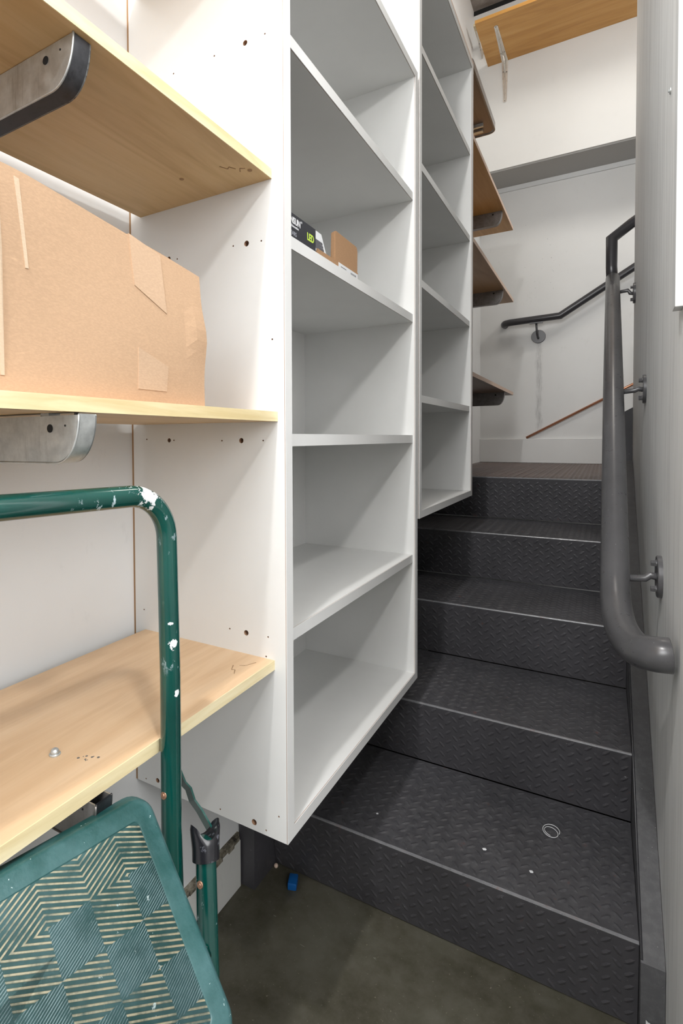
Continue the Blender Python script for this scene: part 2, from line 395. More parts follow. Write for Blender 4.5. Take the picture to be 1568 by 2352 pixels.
for k in range(5):
    yk, zk = NY[k], NZ[k]; zb = 0.0 if k == 0 else NZ[k-1]
    yn = NY[k+1]+DL if k < 4 else YW-.0185
    x0, x1 = XI0, XI1
    top = LANDM if k == 4 else TREAD
    xe = x1 if k < 4 else x1
    # folded plate: sloped riser + rounded nosing + tread
    prof = [(yk+DL, zb+.003), (yk+.0015, zk-.006), (yk, zk-.0035), (yk+.0012, zk-.0008), (yk+.004, zk), (yn-.001, zk)]
    thick = .005
    inner = [(yn-.001, zk-thick), (yk+.009, zk-thick), (yk+.0075, zk-.010), (yk+DL+thick, zb+.003)]
    ol = prof+inner; mi = [0, 2, 2, 2, 1, 1, 1, 0, 0, 0]
    bm = bmesh.new()
    A = [bm.verts.new((x0, sh(x0, p[0]), p[1])) for p in ol]; B = [bm.verts.new((x1, sh(x1, p[0]), p[1])) for p in ol]; n = len(ol)
    for i in range(n): bm.faces.new((A[i], A[(i+1) % n], B[(i+1) % n], B[i])).material_index = mi[i]
    bm.faces.new(A[::-1]); bm.faces.new(B)
    st = obj('step', bm, [STEEL, top, EDGEW], stair)
    dx = Vector((1, PHI, 0))
    lugs('riser_lugs', (x0, sh(x0, yk+DL), zb+.004), dx, (0, -DL, zk-zb), x1-x0, zk-zb-.006, STEEL, st)
    lugs('tread_lugs', (x0, sh(x0, yk+.010), zk), dx, (0, 1, 0), x1-x0, yn-yk-.012, top, st)
# landing beyond the right wall
bm = bmesh.new(); box(bm, XI1-.001, 1.59, 2.735, YW-.019, ZL-.006, ZL-.0005); obj('landing_plate', bm, LANDM, stair)
bm = bmesh.new(); box(bm, XL+.002, XI0, NY[4]+.0, YW-.02, ZL-.006, ZL); obj('landing_plate', bm, LANDM, stair)
# stringers (channel with a flat top flange)
def stringer(xa, xb_f, ya, z0, yb, z1, drop, name='stringer'):
    bm = bmesh.new(); sl = (z1-z0)/(yb-ya)
    secs = [(ya, 0, z0), (ya+.012, 0, z0+.004), (yb, z1-drop, z1), (yb+.018, z1-drop, z1+.002)]
    rows = []
    for (y, zlo, zhi) in ((ya, 0, z0), (ya+.015, 0, z0+.015*sl), (ya+.35, 0.0, z0+.35*sl), (yb, max(0, z1-drop), z1)):
        xa_, xb_ = xa, xb_f(y)
        rows.append([bm.verts.new(p) for p in ((xa_, y, zlo), (xb_, y, zlo), (xb_, y, zhi), (xa_, y, zhi))])
    for a, b in zip(rows, rows[1:]):
        for i in range(4): bm.faces.new((a[i], a[(i+1) % 4], b[(i+1) % 4], b[i]))
    bm.faces.new(rows[0][::-1]); bm.faces.new(rows[-1])
    return obj(name, bm, STRG, stair)
st_r = stringer(XS, lambda y: XR(y)-.0008, 1.085, .168, 2.66, .972, .30)
bm = bmesh.new()   # rounded flange lip along the inner edge
tube(bm, [(XS+.0015, 1.088, .1705), (XS+.0015, 2.655, .9725)], .0022, 8); obj('flange_lip', bm, RAILD, st_r)
bm = bmesh.new(); box(bm, -.745, -.702, 1.035, 1.041, 0, .26); box(bm, -.708, -.702, 1.041, 1.60, 0, .26); box(bm, -.745, -.702, 1.041, 1.60, .254, .26); obj('stringer', bm, STEEL, stair)
bm = bmesh.new(); prism(bm, [(1.60, .20), (2.6, .65), (2.6, .93), (1.60, .42)], 'x', -.708, -.702); obj('stringer', bm, STEEL, stair)

# second flight
st2 = thing('upper_staircase', 'dark steel stringer of the second flight glimpsed past the end of the right wall', 'staircase', (.3, 3.2, ZL))
bm = bmesh.new(); prism(bm, [(.068, ZL+.001), (.068, 1.172), (.085, 1.183), (1.55, 2.03), (1.55, 1.75), (.50, ZL+.001)], 'y', 2.725, 2.765); obj('stringer', bm, STEEL, st2)
for k in range(4):
    x = .20+.28*k; z = ZL+.001+.18*k
    bm = bmesh.new(); prism(bm, [(x, z), (x, z+.18), (min(x+.28, 1.59), z+.18), (min(x+.28, 1.59), z+.175), (x+.005, z+.175), (x+.005, z)], 'y', 2.766, YW-.002); obj('step', bm, STEEL, st2)

# ------------------------------------------------------------------ cabinets
def board(name, dims, par, mat=MEL, front=True, core=True):
    """white board with its glued edge band facing the stairs, parted by a fine dark glue line"""
    x0, x1, y0, y1, z0, z1 = dims
    o = bxobj(name, (x0, x1-.0022, y0, y1, z0, z1), mat, par)
    bxobj('core_line', (x1-.0022, x1-.0013, y0+.0003, y1-.0003, z0+.0003, z1-.0003), CORE if core else DARK, o)
    bxobj('edge_band', (x1-.0013, x1, y0, y1, z0, z1), MELE, o)
    return o
def drilled(name, x0, x1, y0, y1, z0, z1, holes, par):
    bm = bmesh.new(); box(bm, x0, x1-.0022, y0, y1, z0, z1)
    me = bpy.data.meshes.new(name); bm.to_mesh(me); bm.free(); me.materials.append(MEL); me.materials.append(CORE)
    o = bpy.data.objects.new(name, me); C.objects.link(o)
    bm = bmesh.new()
    for (x, z, r) in holes:
        seg = 16 if r > .003 else 10
        disc(bm, (x, y0-.004, z), (0, 1, 0), r, .0155, seg)
    bmesh.ops.recalc_face_normals(bm, faces=list(bm.faces))
    mc = bpy.data.meshes.new('cut'); bm.to_mesh(mc); bm.free(); mc.materials.append(CORE)
    oc = bpy.data.objects.new('cut', mc); C.objects.link(oc)
    md = o.modifiers.new('b', 'BOOLEAN'); md.operation = 'DIFFERENCE'; md.object = oc; md.solver = 'EXACT'
    try: md.material_mode = 'TRANSFER'
    except Exception: pass
    dg = bpy.context.evaluated_depsgraph_get(); nm = bpy.data.meshes.new_from_object(o.evaluated_get(dg))
    o.modifiers.clear(); o.data = nm; bpy.data.objects.remove(oc)
    o.parent = par; o.matrix_parent_inverse = par.matrix_world.inverted()
    bxobj('core_line', (x1-.0022, x1-.0013, y0+.0003, y1-.0003, z0, z1), CORE, o)
    bxobj('edge_band', (x1-.0013, x1, y0, y1, z0, z1), MELE, o)
    return o
E_HOLES = [(-0.489, 1.694, 0.0042), (-0.452, 1.694, 0.0014), (-0.55, 1.696, 0.0014), (-0.638, 1.698, 0.0014), (-0.489, 1.381, 0.0046), (-0.461, 1.38, 0.0014), (-0.515, 1.382, 0.0014), (-0.653, 1.386, 0.0034), (-0.634, 1.382, 0.0014), (-0.502, 1.068, 0.0043), (-0.46, 1.068, 0.0014), (-0.541, 1.068, 0.0014), (-0.657, 1.069, 0.0037), (-0.646, 1.069, 0.0014), (-0.711, 1.071, 0.0014), (-0.673, 0.758, 0.004), (-0.723, 0.758, 0.0014), (-0.495, 0.756, 0.0044), (-0.528, 0.757, 0.0014), (-0.453, 0.757, 0.0014), (-0.482, 0.448, 0.0048), (-0.459, 0.443, 0.0014), (-0.435, 0.474, 0.0014), (-0.551, 0.445, 0.0014), (-0.694, 0.448, 0.0042), (-0.723, 0.442, 0.0014), (-0.457, 0.725, 0.0014), (-0.442, 1.225, 0.0014)]
def cabinet(label, y0, y1, zb, drill, open_top_extra=0):
    c = thing('open_shelf_cabinet', label, 'cabinet', ((XL+XF)/2, (y0+y1)/2, zb), 'open white shelf cabinets')
    zt = zb+5*DS+T
    if drill: drilled('side_panel', XL+.0042, XF, y0, y0+T, zb, zt, E_HOLES, c)
    else: board('side_panel', (XL+.0042, XF, y0, y0+T, zb, zt), c)
    board('side_panel', (XL+.0042, XF, y1-T, y1, zb, zt), c)
    board('bottom_panel', (XL+.0042, XF, y0+T, y1-T, zb, zb+T), c)
    board('top_panel', (XL+.0042, XF, y0+T, y1-T, zt-T, zt), c)
    for k in range(1, 5):
        board('shelf', (XL+.0042, XF-.0065, y0+T, y1-T, zb+k*DS, zb+k*DS+T), c)
    bxobj('back_panel', (XL, XL+.0042, y0, y1, zb, zt), [HARD], c)
    bm = bmesh.new(); box(bm, XL+.0043, XL+.0052, y0+T, y1-T, zb+T, zt-T); obj('back_facing', bm, MEL, c)
    return c
cabinet('nearer white open-shelf cabinet, holding the black box and the small carton', Y1, Y2, ZB1, True)
c2 = cabinet('farther narrow-looking white open-shelf cabinet hung higher, empty, above the fourth step', Y2b, Y3, ZB2, False)
zt2 = ZB2+5*DS+T
bxobj('top_cap', (XL+.001, XF-.0012, Y2b, Y3+.002, zt2+.0001, zt2+.0085), MEL, c2)
bxobj('raw_edge', (XF-.0012, XF, Y2b, Y3+.002, zt2+.0001, zt2+.0085), PINK, c2)
bxobj('raw_edge', (XF-.006, XF, Y3, Y3+.0022, ZB2, zt2), PINK, c2)

# ------------------------------------------------------------------ wooden shelves near the camera
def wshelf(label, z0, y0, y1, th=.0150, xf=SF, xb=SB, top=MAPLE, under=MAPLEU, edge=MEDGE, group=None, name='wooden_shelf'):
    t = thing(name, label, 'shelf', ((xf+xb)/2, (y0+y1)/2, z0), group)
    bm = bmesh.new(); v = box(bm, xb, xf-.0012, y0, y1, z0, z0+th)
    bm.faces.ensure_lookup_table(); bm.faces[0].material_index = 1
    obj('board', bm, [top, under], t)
    bm = bmesh.new(); box(bm, xf-.0012, xf, y0, y1, z0, z0+th); obj('edge_band', bm, edge, t)
    return t
YN = -.45
SZ = (.7070, 1.0975, 1.4710, 1.858)
sh_low = wshelf('lowest maple-look shelf on the left wall, bare, with a bolt and scuffs', SZ[0], YN, Y1, group='maple-look shelves on the left wall')
sh_mid = wshelf('maple-look shelf on the left wall carrying the big cardboard carton', SZ[1], YN, Y1+.0, xf=-.4325, group='maple-look shelves on the left wall')
sh_top = wshelf('maple-look shelf on the left wall seen from below, just above the big cardboard carton', SZ[2], YN, Y1, group='maple-look shelves on the left wall')
sh_4 = wshelf('maple-look shelf corner just showing at the very top left of the picture', SZ[3], YN, Y1, group='maple-look shelves on the left wall')
# chips, scratches and old screw holes on the boards
def fleck(par, pts, z, mat, th=.0006, name='scratch'):
    bm = bmesh.new()
    for a, b in zip(pts, pts[1:]):
        a = Vector((*a, 0)); b = Vector((*b, 0)); d = (b-a); n = Vector((-d.y, d.x, 0)).normalized()*.0009
        vs = [bm.verts.new((p.x, p.y, z+s)) for s in (0, th) for p in (a-n, b-n*.5, b+n*.5, a+n)]
        for f in ((0,1,2,3),(7,6,5,4),(0,4,5,1),(1,5,6,2),(2,6,7,3),(3,7,4,0)): bm.faces.new([vs[i] for i in f])
    return obj(name, bm, mat, par)
fleck(sh_low, [(-.487, .664), (-.480, .650), (-.475, .652), (-.468, .640)], .7215, HARD)
fleck(sh_low, [(-.462, .690), (-.470, .672), (-.478, .668)], .7215, HARD)
fleck(sh_top, [(-.487, .640), (-.481, .652), (-.476, .648), (-.471, .658)], 1.4705, HARD)
fleck(sh_top, [(-.470, .668), (-.465, .660), (-.458, .664)], 1.4705, HARD)
for (x, y) in ((-.455, .672), (-.560, .640)):
    bm = bmesh.new(); disc(bm, (x, y, 1.4702), (0, 0, 1), .0035, .0012, 14); obj('screw_hole', bm, HARD, sh_top)
def bolt_on(par, x, y, z):
    bm = bmesh.new(); disc(bm, (x, y, z), (0, 0, 1), .0062, .0022, 18, bev=.0008)
    bmesh.ops.create_uvsphere(bm, u_segments=14, v_segments=8, radius=.0048, matrix=Matrix.Translation((x, y, z+.0028)))
    obj('bolt_head', bm, GALV, par, 40)
bolt_on(sh_low, -.519, .374, .7222)
bm = bmesh.new()
random.seed(5)
for i in range(9):
    x = -.492+random.random()*.020+.0; y = .378+(x+.492)*.5+random.random()*.010; r = .0006+random.random()*.0011
    disc(bm, (x, y, .7219), (0, 0, 1), r, .0003, 7)
o = obj('dirt_flecks', bm, GALVD, sh_low); o['kind'] = 'stuff'

# shelf brackets: a flat side, with a lip running round the curved nose
def bracket(label, ztop, y0, xt, mat=GALV, lipmat=None, group='galvanised brackets under the maple-look shelves', hgt=.047, w=.021, hole_disc=True, name='shelf_bracket'):
    t = thing(name, label, 'bracket', (XL, y0, ztop), group)
    pts = []
    for i in range(13):
        a = math.pi/2*i/12
        pts.append((xt-.036+.036*math.cos(a)**.9 if a < 1.5707 else xt-.036, ztop-hgt*math.sin(a)))
    pts.append((XL+.002, ztop-hgt*1.02))
    # side plate near the camera, each hole a dark patch standing for its shade
    def plate(y, nm, hol):
        bm = bmesh.new(); top = (XL+.002, ztop); out = [(xt, ztop)]+pts[1:]+[top]
        prism(bm, out, 'y', y, y+.0016)
        o = obj(nm, bm, mat, t)
        if hol:
            bm = bmesh.new(); disc(bm, (xt-.043, y-.0006, ztop-.0125), (0, 1, 0), .0042, .0008, 18); obj('hole_disc', bm, DARK, o)
            bm = bmesh.new(); disc(bm, (xt-.020, y-.0005, ztop-.010), (0, 1, 0), .0011, .0006, 10); obj('hole_disc', bm, DARK, o)
    plate(y0, 'side_plate', hole_disc); plate(y0+w-.0016, 'side_plate', False)
    bm = bmesh.new(); q = [(xt, ztop)]+pts[1:]
    A = [bm.verts.new((p[0], y0, p[1])) for p in q]; B = [bm.verts.new((p[0], y0+w, p[1])) for p in q]
    A2 = [bm.verts.new((p[0]-.0012, y0, p[1]+.0012)) for p in q]; B2 = [bm.verts.new((p[0]-.0012, y0+w, p[1]+.0012)) for p in q]
    for i in range(len(q)-1):
        bm.faces.new((A[i], A[i+1], B[i+1], B[i])); bm.faces.new((B2[i], B2[i+1], A2[i+1], A2[i])); bm.faces.new((A[i], A2[i], A2[i+1], A[i+1])); bm.faces.new((B[i+1], B2[i+1], B2[i], B[i]))
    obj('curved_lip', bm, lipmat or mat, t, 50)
    bm = bmesh.new(); tube(bm, [(p[0], y0-.0002, p[1]) for p in q], .0011, 6); obj('rolled_edge', bm, mat, t)
    return t
BR = 'galvanised brackets under the maple-look shelves'
bracket('galvanised bracket seen from below under the maple-look shelf above the carton', 1.4705, .357, -.449, GALV, GALVSHADE)
bk = bracket('bright galvanised bracket under the shelf carrying the big cardboard carton', 1.0945, .340, -.428, GALV, GALV)
bm = bmesh.new(); box(bm, -.490, -.477, .343, .356, 1.0945, 1.0975); obj('spacer', bm, GALV, bk)
bm = bmesh.new(); tube(bm, [(-.444, .350, 1.0900), (-.444, .350, 1.0974)], .0022, 8); obj('screw', bm, GALVD, bk)
bracket('dark bracket end peeping out below the lowest maple-look shelf', .7065, .355, -.430, GALVD, GALVSHADE)

# ------------------------------------------------------------------ shelves past the second cabinet
GF = 'plywood shelves on the left wall past the cabinets'
for i, (z, m, lab, y1) in enumerate(((2.150+.0, OAKO if False else m_wood('amber_board', (.46, .25, .075), (.56, .32, .11), (.62, .38, .15), .7), 'amber plywood shelf past the cabinets, highest of the three with rounded steel brackets', 3.262),
                                (1.8250, OAKB, 'tan plywood shelf past the cabinets, middle of the three with rounded steel brackets', 3.29),
                                (1.3020, OAKD, 'grey-brown plywood shelf past the cabinets, lowest of the three with rounded steel brackets', 3.30))):
    z = (2.233, 1.8395, 1.3160)[i]; y0 = Y3+.004
    t = thing('plywood_shelf', lab, 'shelf', (-.58, 2.7, z), GF)
    bm = bmesh.new(); box(bm, XL+.001, SF, y0, y1, z-.004, z+.013); bm.faces.ensure_lookup_table(); bm.faces[0].material_index = 0; obj('board', bm, m, t)
    bm = bmesh.new(); box(bm, SF, SF+.0012, y0, y1, z-.004, z+.013); obj('edge_band', bm, PINK, t)
    bracket(('dark rounded bracket under the amber plywood shelf', 'dark rounded bracket under the tan plywood shelf', 'dark rounded bracket under the grey-brown plywood shelf')[i],
            z-.0045, (2.95, 2.986, 3.053)[i], -.452, GALVD, GALVD, 'rounded brackets past the cabinets', .067, .03, True)
# rounded tray high up past the cabinets
t = thing('rounded_tray', 'grey-brown rounded-corner tray shelf high past the second cabinet', 'shelf', (-.58, 2.3, 2.45))
def rrect(x0, x1, y0, y1, r, n=6):
    p = []
    for cx, cy, a0 in ((x1-r, y1-r, 0), (x0+r, y1-r, 90), (x0+r, y0+r, 180), (x1-r, y0+r, 270)):
        for i in range(n+1):
            a = math.radians(a0+90*i/n); p.append((cx+r*math.cos(a), cy+r*math.sin(a)))
    return p
bm = bmesh.new(); prism(bm, rrect(XL+.001, -.432, Y3+.006, 2.60, .03), 'z', 2.452, 2.456); obj('tray_bottom', bm, OAKD, t)
bm = bmesh.new(); o1 = rrect(XL+.001, -.424, Y3+.004, 2.61, .034); i1 = rrect(XL+.006, -.430, Y3+.010, 2.604, .028); n = len(o1)
V = [[bm.verts.new((p[0], p[1], z)) for p in q] for q, z in ((o1, 2.448), (o1, 2.478), (i1, 2.478), (i1, 2.448))]
for r in range(4):
    for k in range(n): bm.faces.new((V[r][k], V[r][(k+1) % n], V[(r+1) % 4][(k+1) % n], V[(r+1) % 4][k]))
obj('tray_rim', bm, GALVD, t, 40)
bm = bmesh.new(); box(bm, XL+.001, -.462, 2.50, 2.512, 2.436, 2.450); box(bm, XL+.001, -.472, 2.545, 2.565, 2.440, 2.450); prism(bm, [(XL+.001, 2.34), (XL+.02, 2.34), (-.50, 2.436), (-.54, 2.436)], 'y', 2.50, 2.512); obj('support_arm', bm, GALV, t)

# shelves high on the far wall
t = thing('orange_shelf', 'orange plywood shelf high on the upper far wall above the landing', 'shelf', (-.2, 3.5, 3.46))
bm = bmesh.new(); box(bm, -.655, 1.55, 3.292, YU-.0005, 3.461, 3.480); obj('board', bm, OAKO, t)
bm = bmesh.new(); box(bm, -.655, 1.55, 3.2905, 3.292, 3.461, 3.480); obj('edge_band', bm, OAKO, t)
def pbracket(label, x, ztop, y_front, D=.245):
    t = thing('pressed_bracket', label, 'bracket', (x, YU, ztop), 'pressed steel L brackets high on the upper far wall')
    L = YU-y_front
    for nm, hor in (('shelf_arm', True), ('wall_arm', False)):
        bm = bmesh.new()
        n = 10; rows = []
        for i in range(n+1):
            s = i/n; w = .0185-.0085*s; rid = .0065*(1-.6*s)
            if hor: c = Vector((x, YU-.002-L*s, ztop-.0012)); nn = Vector((0, 0, -1))
            else: c = Vector((x, YU-.0012, ztop-.002-D*s)); nn = Vector((0, -1, 0))
            prof = [(-w, 0), (-w*.5, .0004), (-w*.36, rid), (-w*.12, rid), (0, rid*.35), (w*.12, rid), (w*.36, rid), (w*.5, .0004), (w, 0)]
            rows.append([bm.verts.new(c+Vector((a, 0, 0))+nn*b) for a, b in prof])
        for a, b in zip(rows, rows[1:]):
            for k in range(8): bm.faces.new((a[k], a[k+1], b[k+1], b[k]))
        disc(bm, (c+nn*.0), nn, .011, .003, 16)
        o = obj(nm, bm, NICK, t, 30)
        for s in (.25, .27, 1.0):
            bm = bmesh.new(); off = -.010 if s == .25 else (.010 if s == .27 else 0)
            cc = Vector((x+off, YU-.004-L*s, ztop-.0022)) if hor else Vector((x+off, YU-.0022, ztop-.004-D*s))
            if s == 1.0: cc = cc+nn*.002
            disc(bm, cc, nn, .0036, .0012, 10); obj('screw', bm, GALVD, o)
    bm = bmesh.new(); y = YU; tube(bm, [(x, YU-.006, ztop-.075), (x, YU-.028, ztop-.028), (x, YU-.075, ztop-.006)], .005, 8); obj('gusset', bm, NICK, t)
pbracket('pressed steel L bracket carrying the orange shelf on the upper far wall', -.553, 3.461, 3.375)
t = thing('tan_shelf', 'tan board of a higher shelf just showing left of the orange shelf', 'shelf', (-.7, 3.5, 3.62))
bm = bmesh.new(); box(bm, -.705, -.60, 3.50, YU-.001, 3.60, 3.616); obj('board', bm, G('pale_tan_board', (.60, .52, .36), .6).m, t)
pbracket('pressed steel L bracket tucked left of the orange shelf under the tan board', -.690, 3.600, 3.55, .045)
bm = bmesh.new()
o = bxobj('white_board', (.0875, .0982, .955, .990, 1.257, 2.60), TRIM, None, .001); tag(o, 'white board fixed to the right wall at the picture edge, ending above the handrail', 'panel')
bm = bmesh.new(); disc(bm, (XR(1.19)-.0002, 1.192, 1.688), (-1, 0, 0), .006, .002, 16, bev=.0006); disc(bm, (XR(1.19)-.0022, 1.192, 1.688), (-1, 0, 0), .0026, .002, 8)
tag(obj('screw', bm, GALV), 'small steel screw head in the right wall beside the white board', 'screw')

# ------------------------------------------------------------------ handrails
def flange(par, c, n, arm, bolts=True, r=.0405, mat=RAIL):
    c = Vector(c); n = Vector(n).normalized(); bm = bmesh.new(); disc(bm, c, n, r, .0085, 32, bev=.0015); f = obj('wall_flange', bm, mat, par, 40)
    u, v = Vector((0, 0, 1)), n.cross(Vector((0, 0, 1)))
    if bolts:
        for s in (1, -1):
            bm = bmesh.new(); p = c+u*s*r*.62+n*.008; disc(bm, p, n, .0062, .0095, 6); disc(bm, p, n, .0078, .0015, 14); obj('hex_bolt', bm, mat, f)
    bm = bmesh.new(); tube(bm, arm, .0066, 14); obj('support_arm', bm, mat, f)
    return f
rail = thing('handrail', 'thick grey pipe handrail climbing the right wall, curled at its foot', 'handrail', (XR(1.2), 1.2, .75))
RS = Vector((.0230, 1.262, .792)); RM = Vector((.0250, 1.832, 1.208)); RE = Vector((.0305, 2.700, 1.745))
D0 = (RM-RS).normalized()
straight = [RS.lerp(RM, i/6) for i in range(7)]+[RM.lerp(RE, i/6) for i in range(1, 7)]
low = [Vector((.0890, .972, .745)), Vector((.077, .972, .744)), Vector((.0640, .983, .740)), Vector((.0500, 1.012, .733)), Vector((.0380, 1.062, .731)), Vector((.0290, 1.120, .736)), Vector((.0245, 1.178, .750)), Vector((.0232, 1.222, .768))]
def smoothpath(P, n=5):
    out = []
    for i in range(len(P)-1):
        p0 = P[max(i-1, 0)]; p1 = P[i]; p2 = P[i+1]; p3 = P[min(i+2, len(P)-1)]
        for k in range(n):
            t = k/n; out.append(.5*((2*p1)+(p2-p0)*t+(2*p0-5*p1+4*p2-p3)*t*t+(-p0+3*p1-3*p2+p3)*t**3))
    out.append(P[-1]); return out
path = smoothpath(low+straight[:2], 5)+straight[2:]
bm = bmesh.new(); RR = .0258; tube(bm, path, RR, 32)
obj('rail_pipe', bm, RAIL, rail)
bm = bmesh.new(); topP = [Vector((.0290, 2.712, 1.735)), Vector((.0262, 2.722, 1.800)), Vector((.0262, 2.735, 1.925)), Vector((.098, 2.760, 1.985)), Vector((1.45, 2.775, 2.86))]
tube(bm, topP, .0215, 24); obj('rail_return', bm, RAILD, rail)
for (Y, z, ra) in ((1.263, .799, .793), (1.830, 1.206, 1.203), (2.586, 1.648, 1.662)):
    x = XR(Y)
    rc = {1.263: .0235, 1.830: .0250, 2.586: .0298}[Y]
    flange(rail, (x, Y, z), (-1, 0, 0), [(x-.004, Y, z-.002), (x-.018, Y, z+.001), (x-.026, Y, ra), (rc+.012, Y, ra-.004)])
rail2 = thing('handrail', 'slim dark pipe handrail on the far wall, bent up to follow the second flight', 'handrail', (-.38, YW, 1.75))
yr = 3.925
P = [(-.585, YW-.001, 1.845), (-.588, 3.965, 1.8455), (-.575, 3.937, 1.846), (-.545, yr, 1.8475), (-.245, yr, 1.858), (.14, yr, 2.095), (1.45, yr, 2.90)]
bm = bmesh.new(); tube(bm, smoothpath([Vector(p) for p in P[:4]], 5)+[Vector(p) for p in P[4:]], .0225, 22); obj('rail_pipe', bm, RAILD, rail2)
flange(rail2, (-.377, YW, 1.747), (0, -1, 0), [(-.377, YW-.006, 1.738), (-.377, 3.955, 1.738), (-.380, 3.928, 1.756), (-.385, yr, 1.835)], False, .044, RAILD)
bm = bmesh.new(); box(bm, -.425, -.345, yr-.012, yr+.012, 1.824, 1.832); obj('saddle_plate', bm, RAILD, rail2)
bm = bmesh.new(); tube(bm, [(-.447, 3.978, 1.069), (.150, 3.979, 1.394), (.62, 3.980, 1.65)], .0078, 14)
tag(obj('copper_pipe', bm, COPPER), 'thin copper pipe leaning diagonally against the far wall on the baseboard', 'pipe')

# ------------------------------------------------------------------ carton on the middle shelf
box_t = thing('cardboard_carton', 'large brown cardboard carton with tape marks standing on the middle maple-look shelf', 'carton', (-.58, .34, 1.1125))
zb = 1.1127; CXF = -.4535
def ctop(y):
    P = ((.0, 1.316), (.30, 1.3145), (.44, 1.3000), (.497, 1.2935), (.57, 1.282))
    for (a, b), (c, d) in zip(P, P[1:]):
        if y <= c: return b+(d-b)*(y-a)/(c-a)
    return 1.282
bm = bmesh.new(); ny, nz = 26, 12; y0, y1 = .06, .5600
grid = []
for j in range(nz+1):
    row = []
    for i in range(ny+1):
        y = y0+(y1-y0)*i/ny; s = j/nz; z = zb+(ctop(y)-.0-zb)*s
        x = CXF+.0025*math.sin(y*17)*math.sin(s*5)+(.003*math.exp(-((s-.56)/.15)**2) if i > ny-2 else 0)-.004*s*s
        yy = y+(.006*math.exp(-((s-.5)/.2)**2)-.005*s)*(i/ny)**6
        row.append(bm.verts.new((x, yy, z)))
    grid.append(row)
back = [[bm.verts.new((-.716, y0+(y1-.004-y0)*i/ny, zb+(ctop(y0+(y1-y0)*i/ny)-zb)*s)) for i in range(ny+1)] for s in (0, 1)]
for j in range(nz):
    for i in range(ny): bm.faces.new((grid[j][i], grid[j][i+1], grid[j+1][i+1], grid[j+1][i]))
for i in range(ny):
    bm.faces.new((back[0][i], back[1][i], back[1][i+1], back[0][i+1])); bm.faces.new((grid[0][i], back[0][i], back[0][i+1], grid[0][i+1])); bm.faces.new((grid[nz][i], grid[nz][i+1], back[1][i+1], back[1][i]))
for i, rev in ((0, 0), (ny, 1)):
    bm.faces.new([grid[j][i] for j in range(nz+1)]+[back[1][i], back[0][i]])
obj('carton_body', bm, CARD, box_t)
def strip(name, pts, mat, par):
    """thin strip lying on the carton face; pts are (y, z)"""
    bm = bmesh.new(); A = []; B = []
    for y, z in pts:
        s = (z-zb)/(ctop(y)-zb); x = CXF+.0025*math.sin(y*17)*math.sin(s*5)-.004*s*s
        A.append(bm.verts.new((x+.0009, y, z))); B.append(bm.verts.new((x-.003, y, z)))
    n = len(pts); bm.faces.new(A); bm.faces.new(B[::-1])
    for i in range(n): bm.faces.new((A[i], B[i], B[(i+1) % n], A[(i+1) % n]))
    return obj(name, bm, mat, par)
strip('tape_patch', [(.440, 1.245), (.490, 1.222), (.484, 1.292), (.435, 1.302)], TAPE, box_t)
strip('tape_patch', [(.440, 1.128), (.486, 1.128), (.488, 1.158), (.440, 1.175)], TAPE, box_t)
strip('tape_strip', [(.3055, 1.228), (.3085, 1.228), (.300, 1.306), (.295, 1.307)], TAPE2, box_t)
strip('tape_strip', [(.2795, 1.128), (.2830, 1.128), (.2830, 1.240), (.280, 1.300), (.277, 1.300)], TAPE2, box_t)

# ------------------------------------------------------------------ small boxes in the first cabinet
zs = ZB1+3*DS+T+.0003
def text(body, size, mat, loc, par, rot, extr=.0002, bold=0.0, sx=1.0, name='lettering'):
    cu = bpy.data.curves.new('t', 'FONT'); cu.body = body; cu.size = size; cu.extrude = extr; cu.offset = bold; cu.space_character = .95
    o = bpy.data.objects.new('t', cu); C.objects.link(o)
    dg = bpy.context.evaluated_depsgraph_get(); me = bpy.data.meshes.new_from_object(o.evaluated_get(dg)); bpy.data.objects.remove(o)
    me.materials.clear(); me.materials.append(mat)
    me.transform(Matrix.Translation(loc) @ rot @ Matrix.Diagonal((sx, 1, 1, 1)))
    r = bpy.data.objects.new(name, me); C.objects.link(r); r.parent = par; r.matrix_parent_inverse = par.matrix_world.inverted(); return r
ROTF = Matrix(((0, 0, 1, 0), (1, 0, 0, 0), (0, 1, 0, 0), (0, 0, 0, 1)))      # text in the YZ plane facing +X
led = thing('light_bulb_box', 'small black printed box reading LED on the shelf of the nearer cabinet', 'box', (-.49, .785, zs))
LX = -.4300
bm = bmesh.new(); box(bm, LX-.115, LX, .7345, .8370, zs, zs+.0420); bevel(bm, .0008, 1); obj('box_body', bm, BLACKC, led)
text('NSUN', .0145, WHITEC, (LX+.0002, .7478, zs+.0255), led, ROTF, bold=.0004, sx=.88)
text('®', .005, WHITEC, (LX+.0002, .7835, zs+.034), led, ROTF)
text('& Innovation', .0054, WHITEC, (LX+.0002, .7490, zs+.0195), led, ROTF, bold=.0001)
text('YEARS', .0098, GREYC, (LX+.0002, .7440, zs+.0066), led, ROTF, sx=.92)
text('LED', .0170, LIME, (LX+.0002, .8045, zs+.0150), led, ROTF, bold=.0005, sx=.86)
ct = thing('small_carton', 'small open brown carton with a raised flap and white labels beside the black box', 'box', (-.50, .97, zs))
CX = -.4440; ya, yb = .868, 1.056; th = .0022
bm = bmesh.new(); box(bm, CX-.10, CX, ya, yb, zs, zs+th); box(bm, CX-.10, CX-.10+th, ya, yb, zs+th, zs+.026); box(bm, CX-.10, CX, ya, ya+th, zs+th, zs+.018); box(bm, CX-.10, CX, yb-th, yb, zs+th, zs+.026); box(bm, CX-th, CX, ya+th, yb-th, zs+th, zs+.0225); obj('carton_tray', bm, CARD2, ct)
bm = bmesh.new(); r = .009; y0, y1, z0, z1 = .948, 1.0560, zs+.0225, zs+.0790
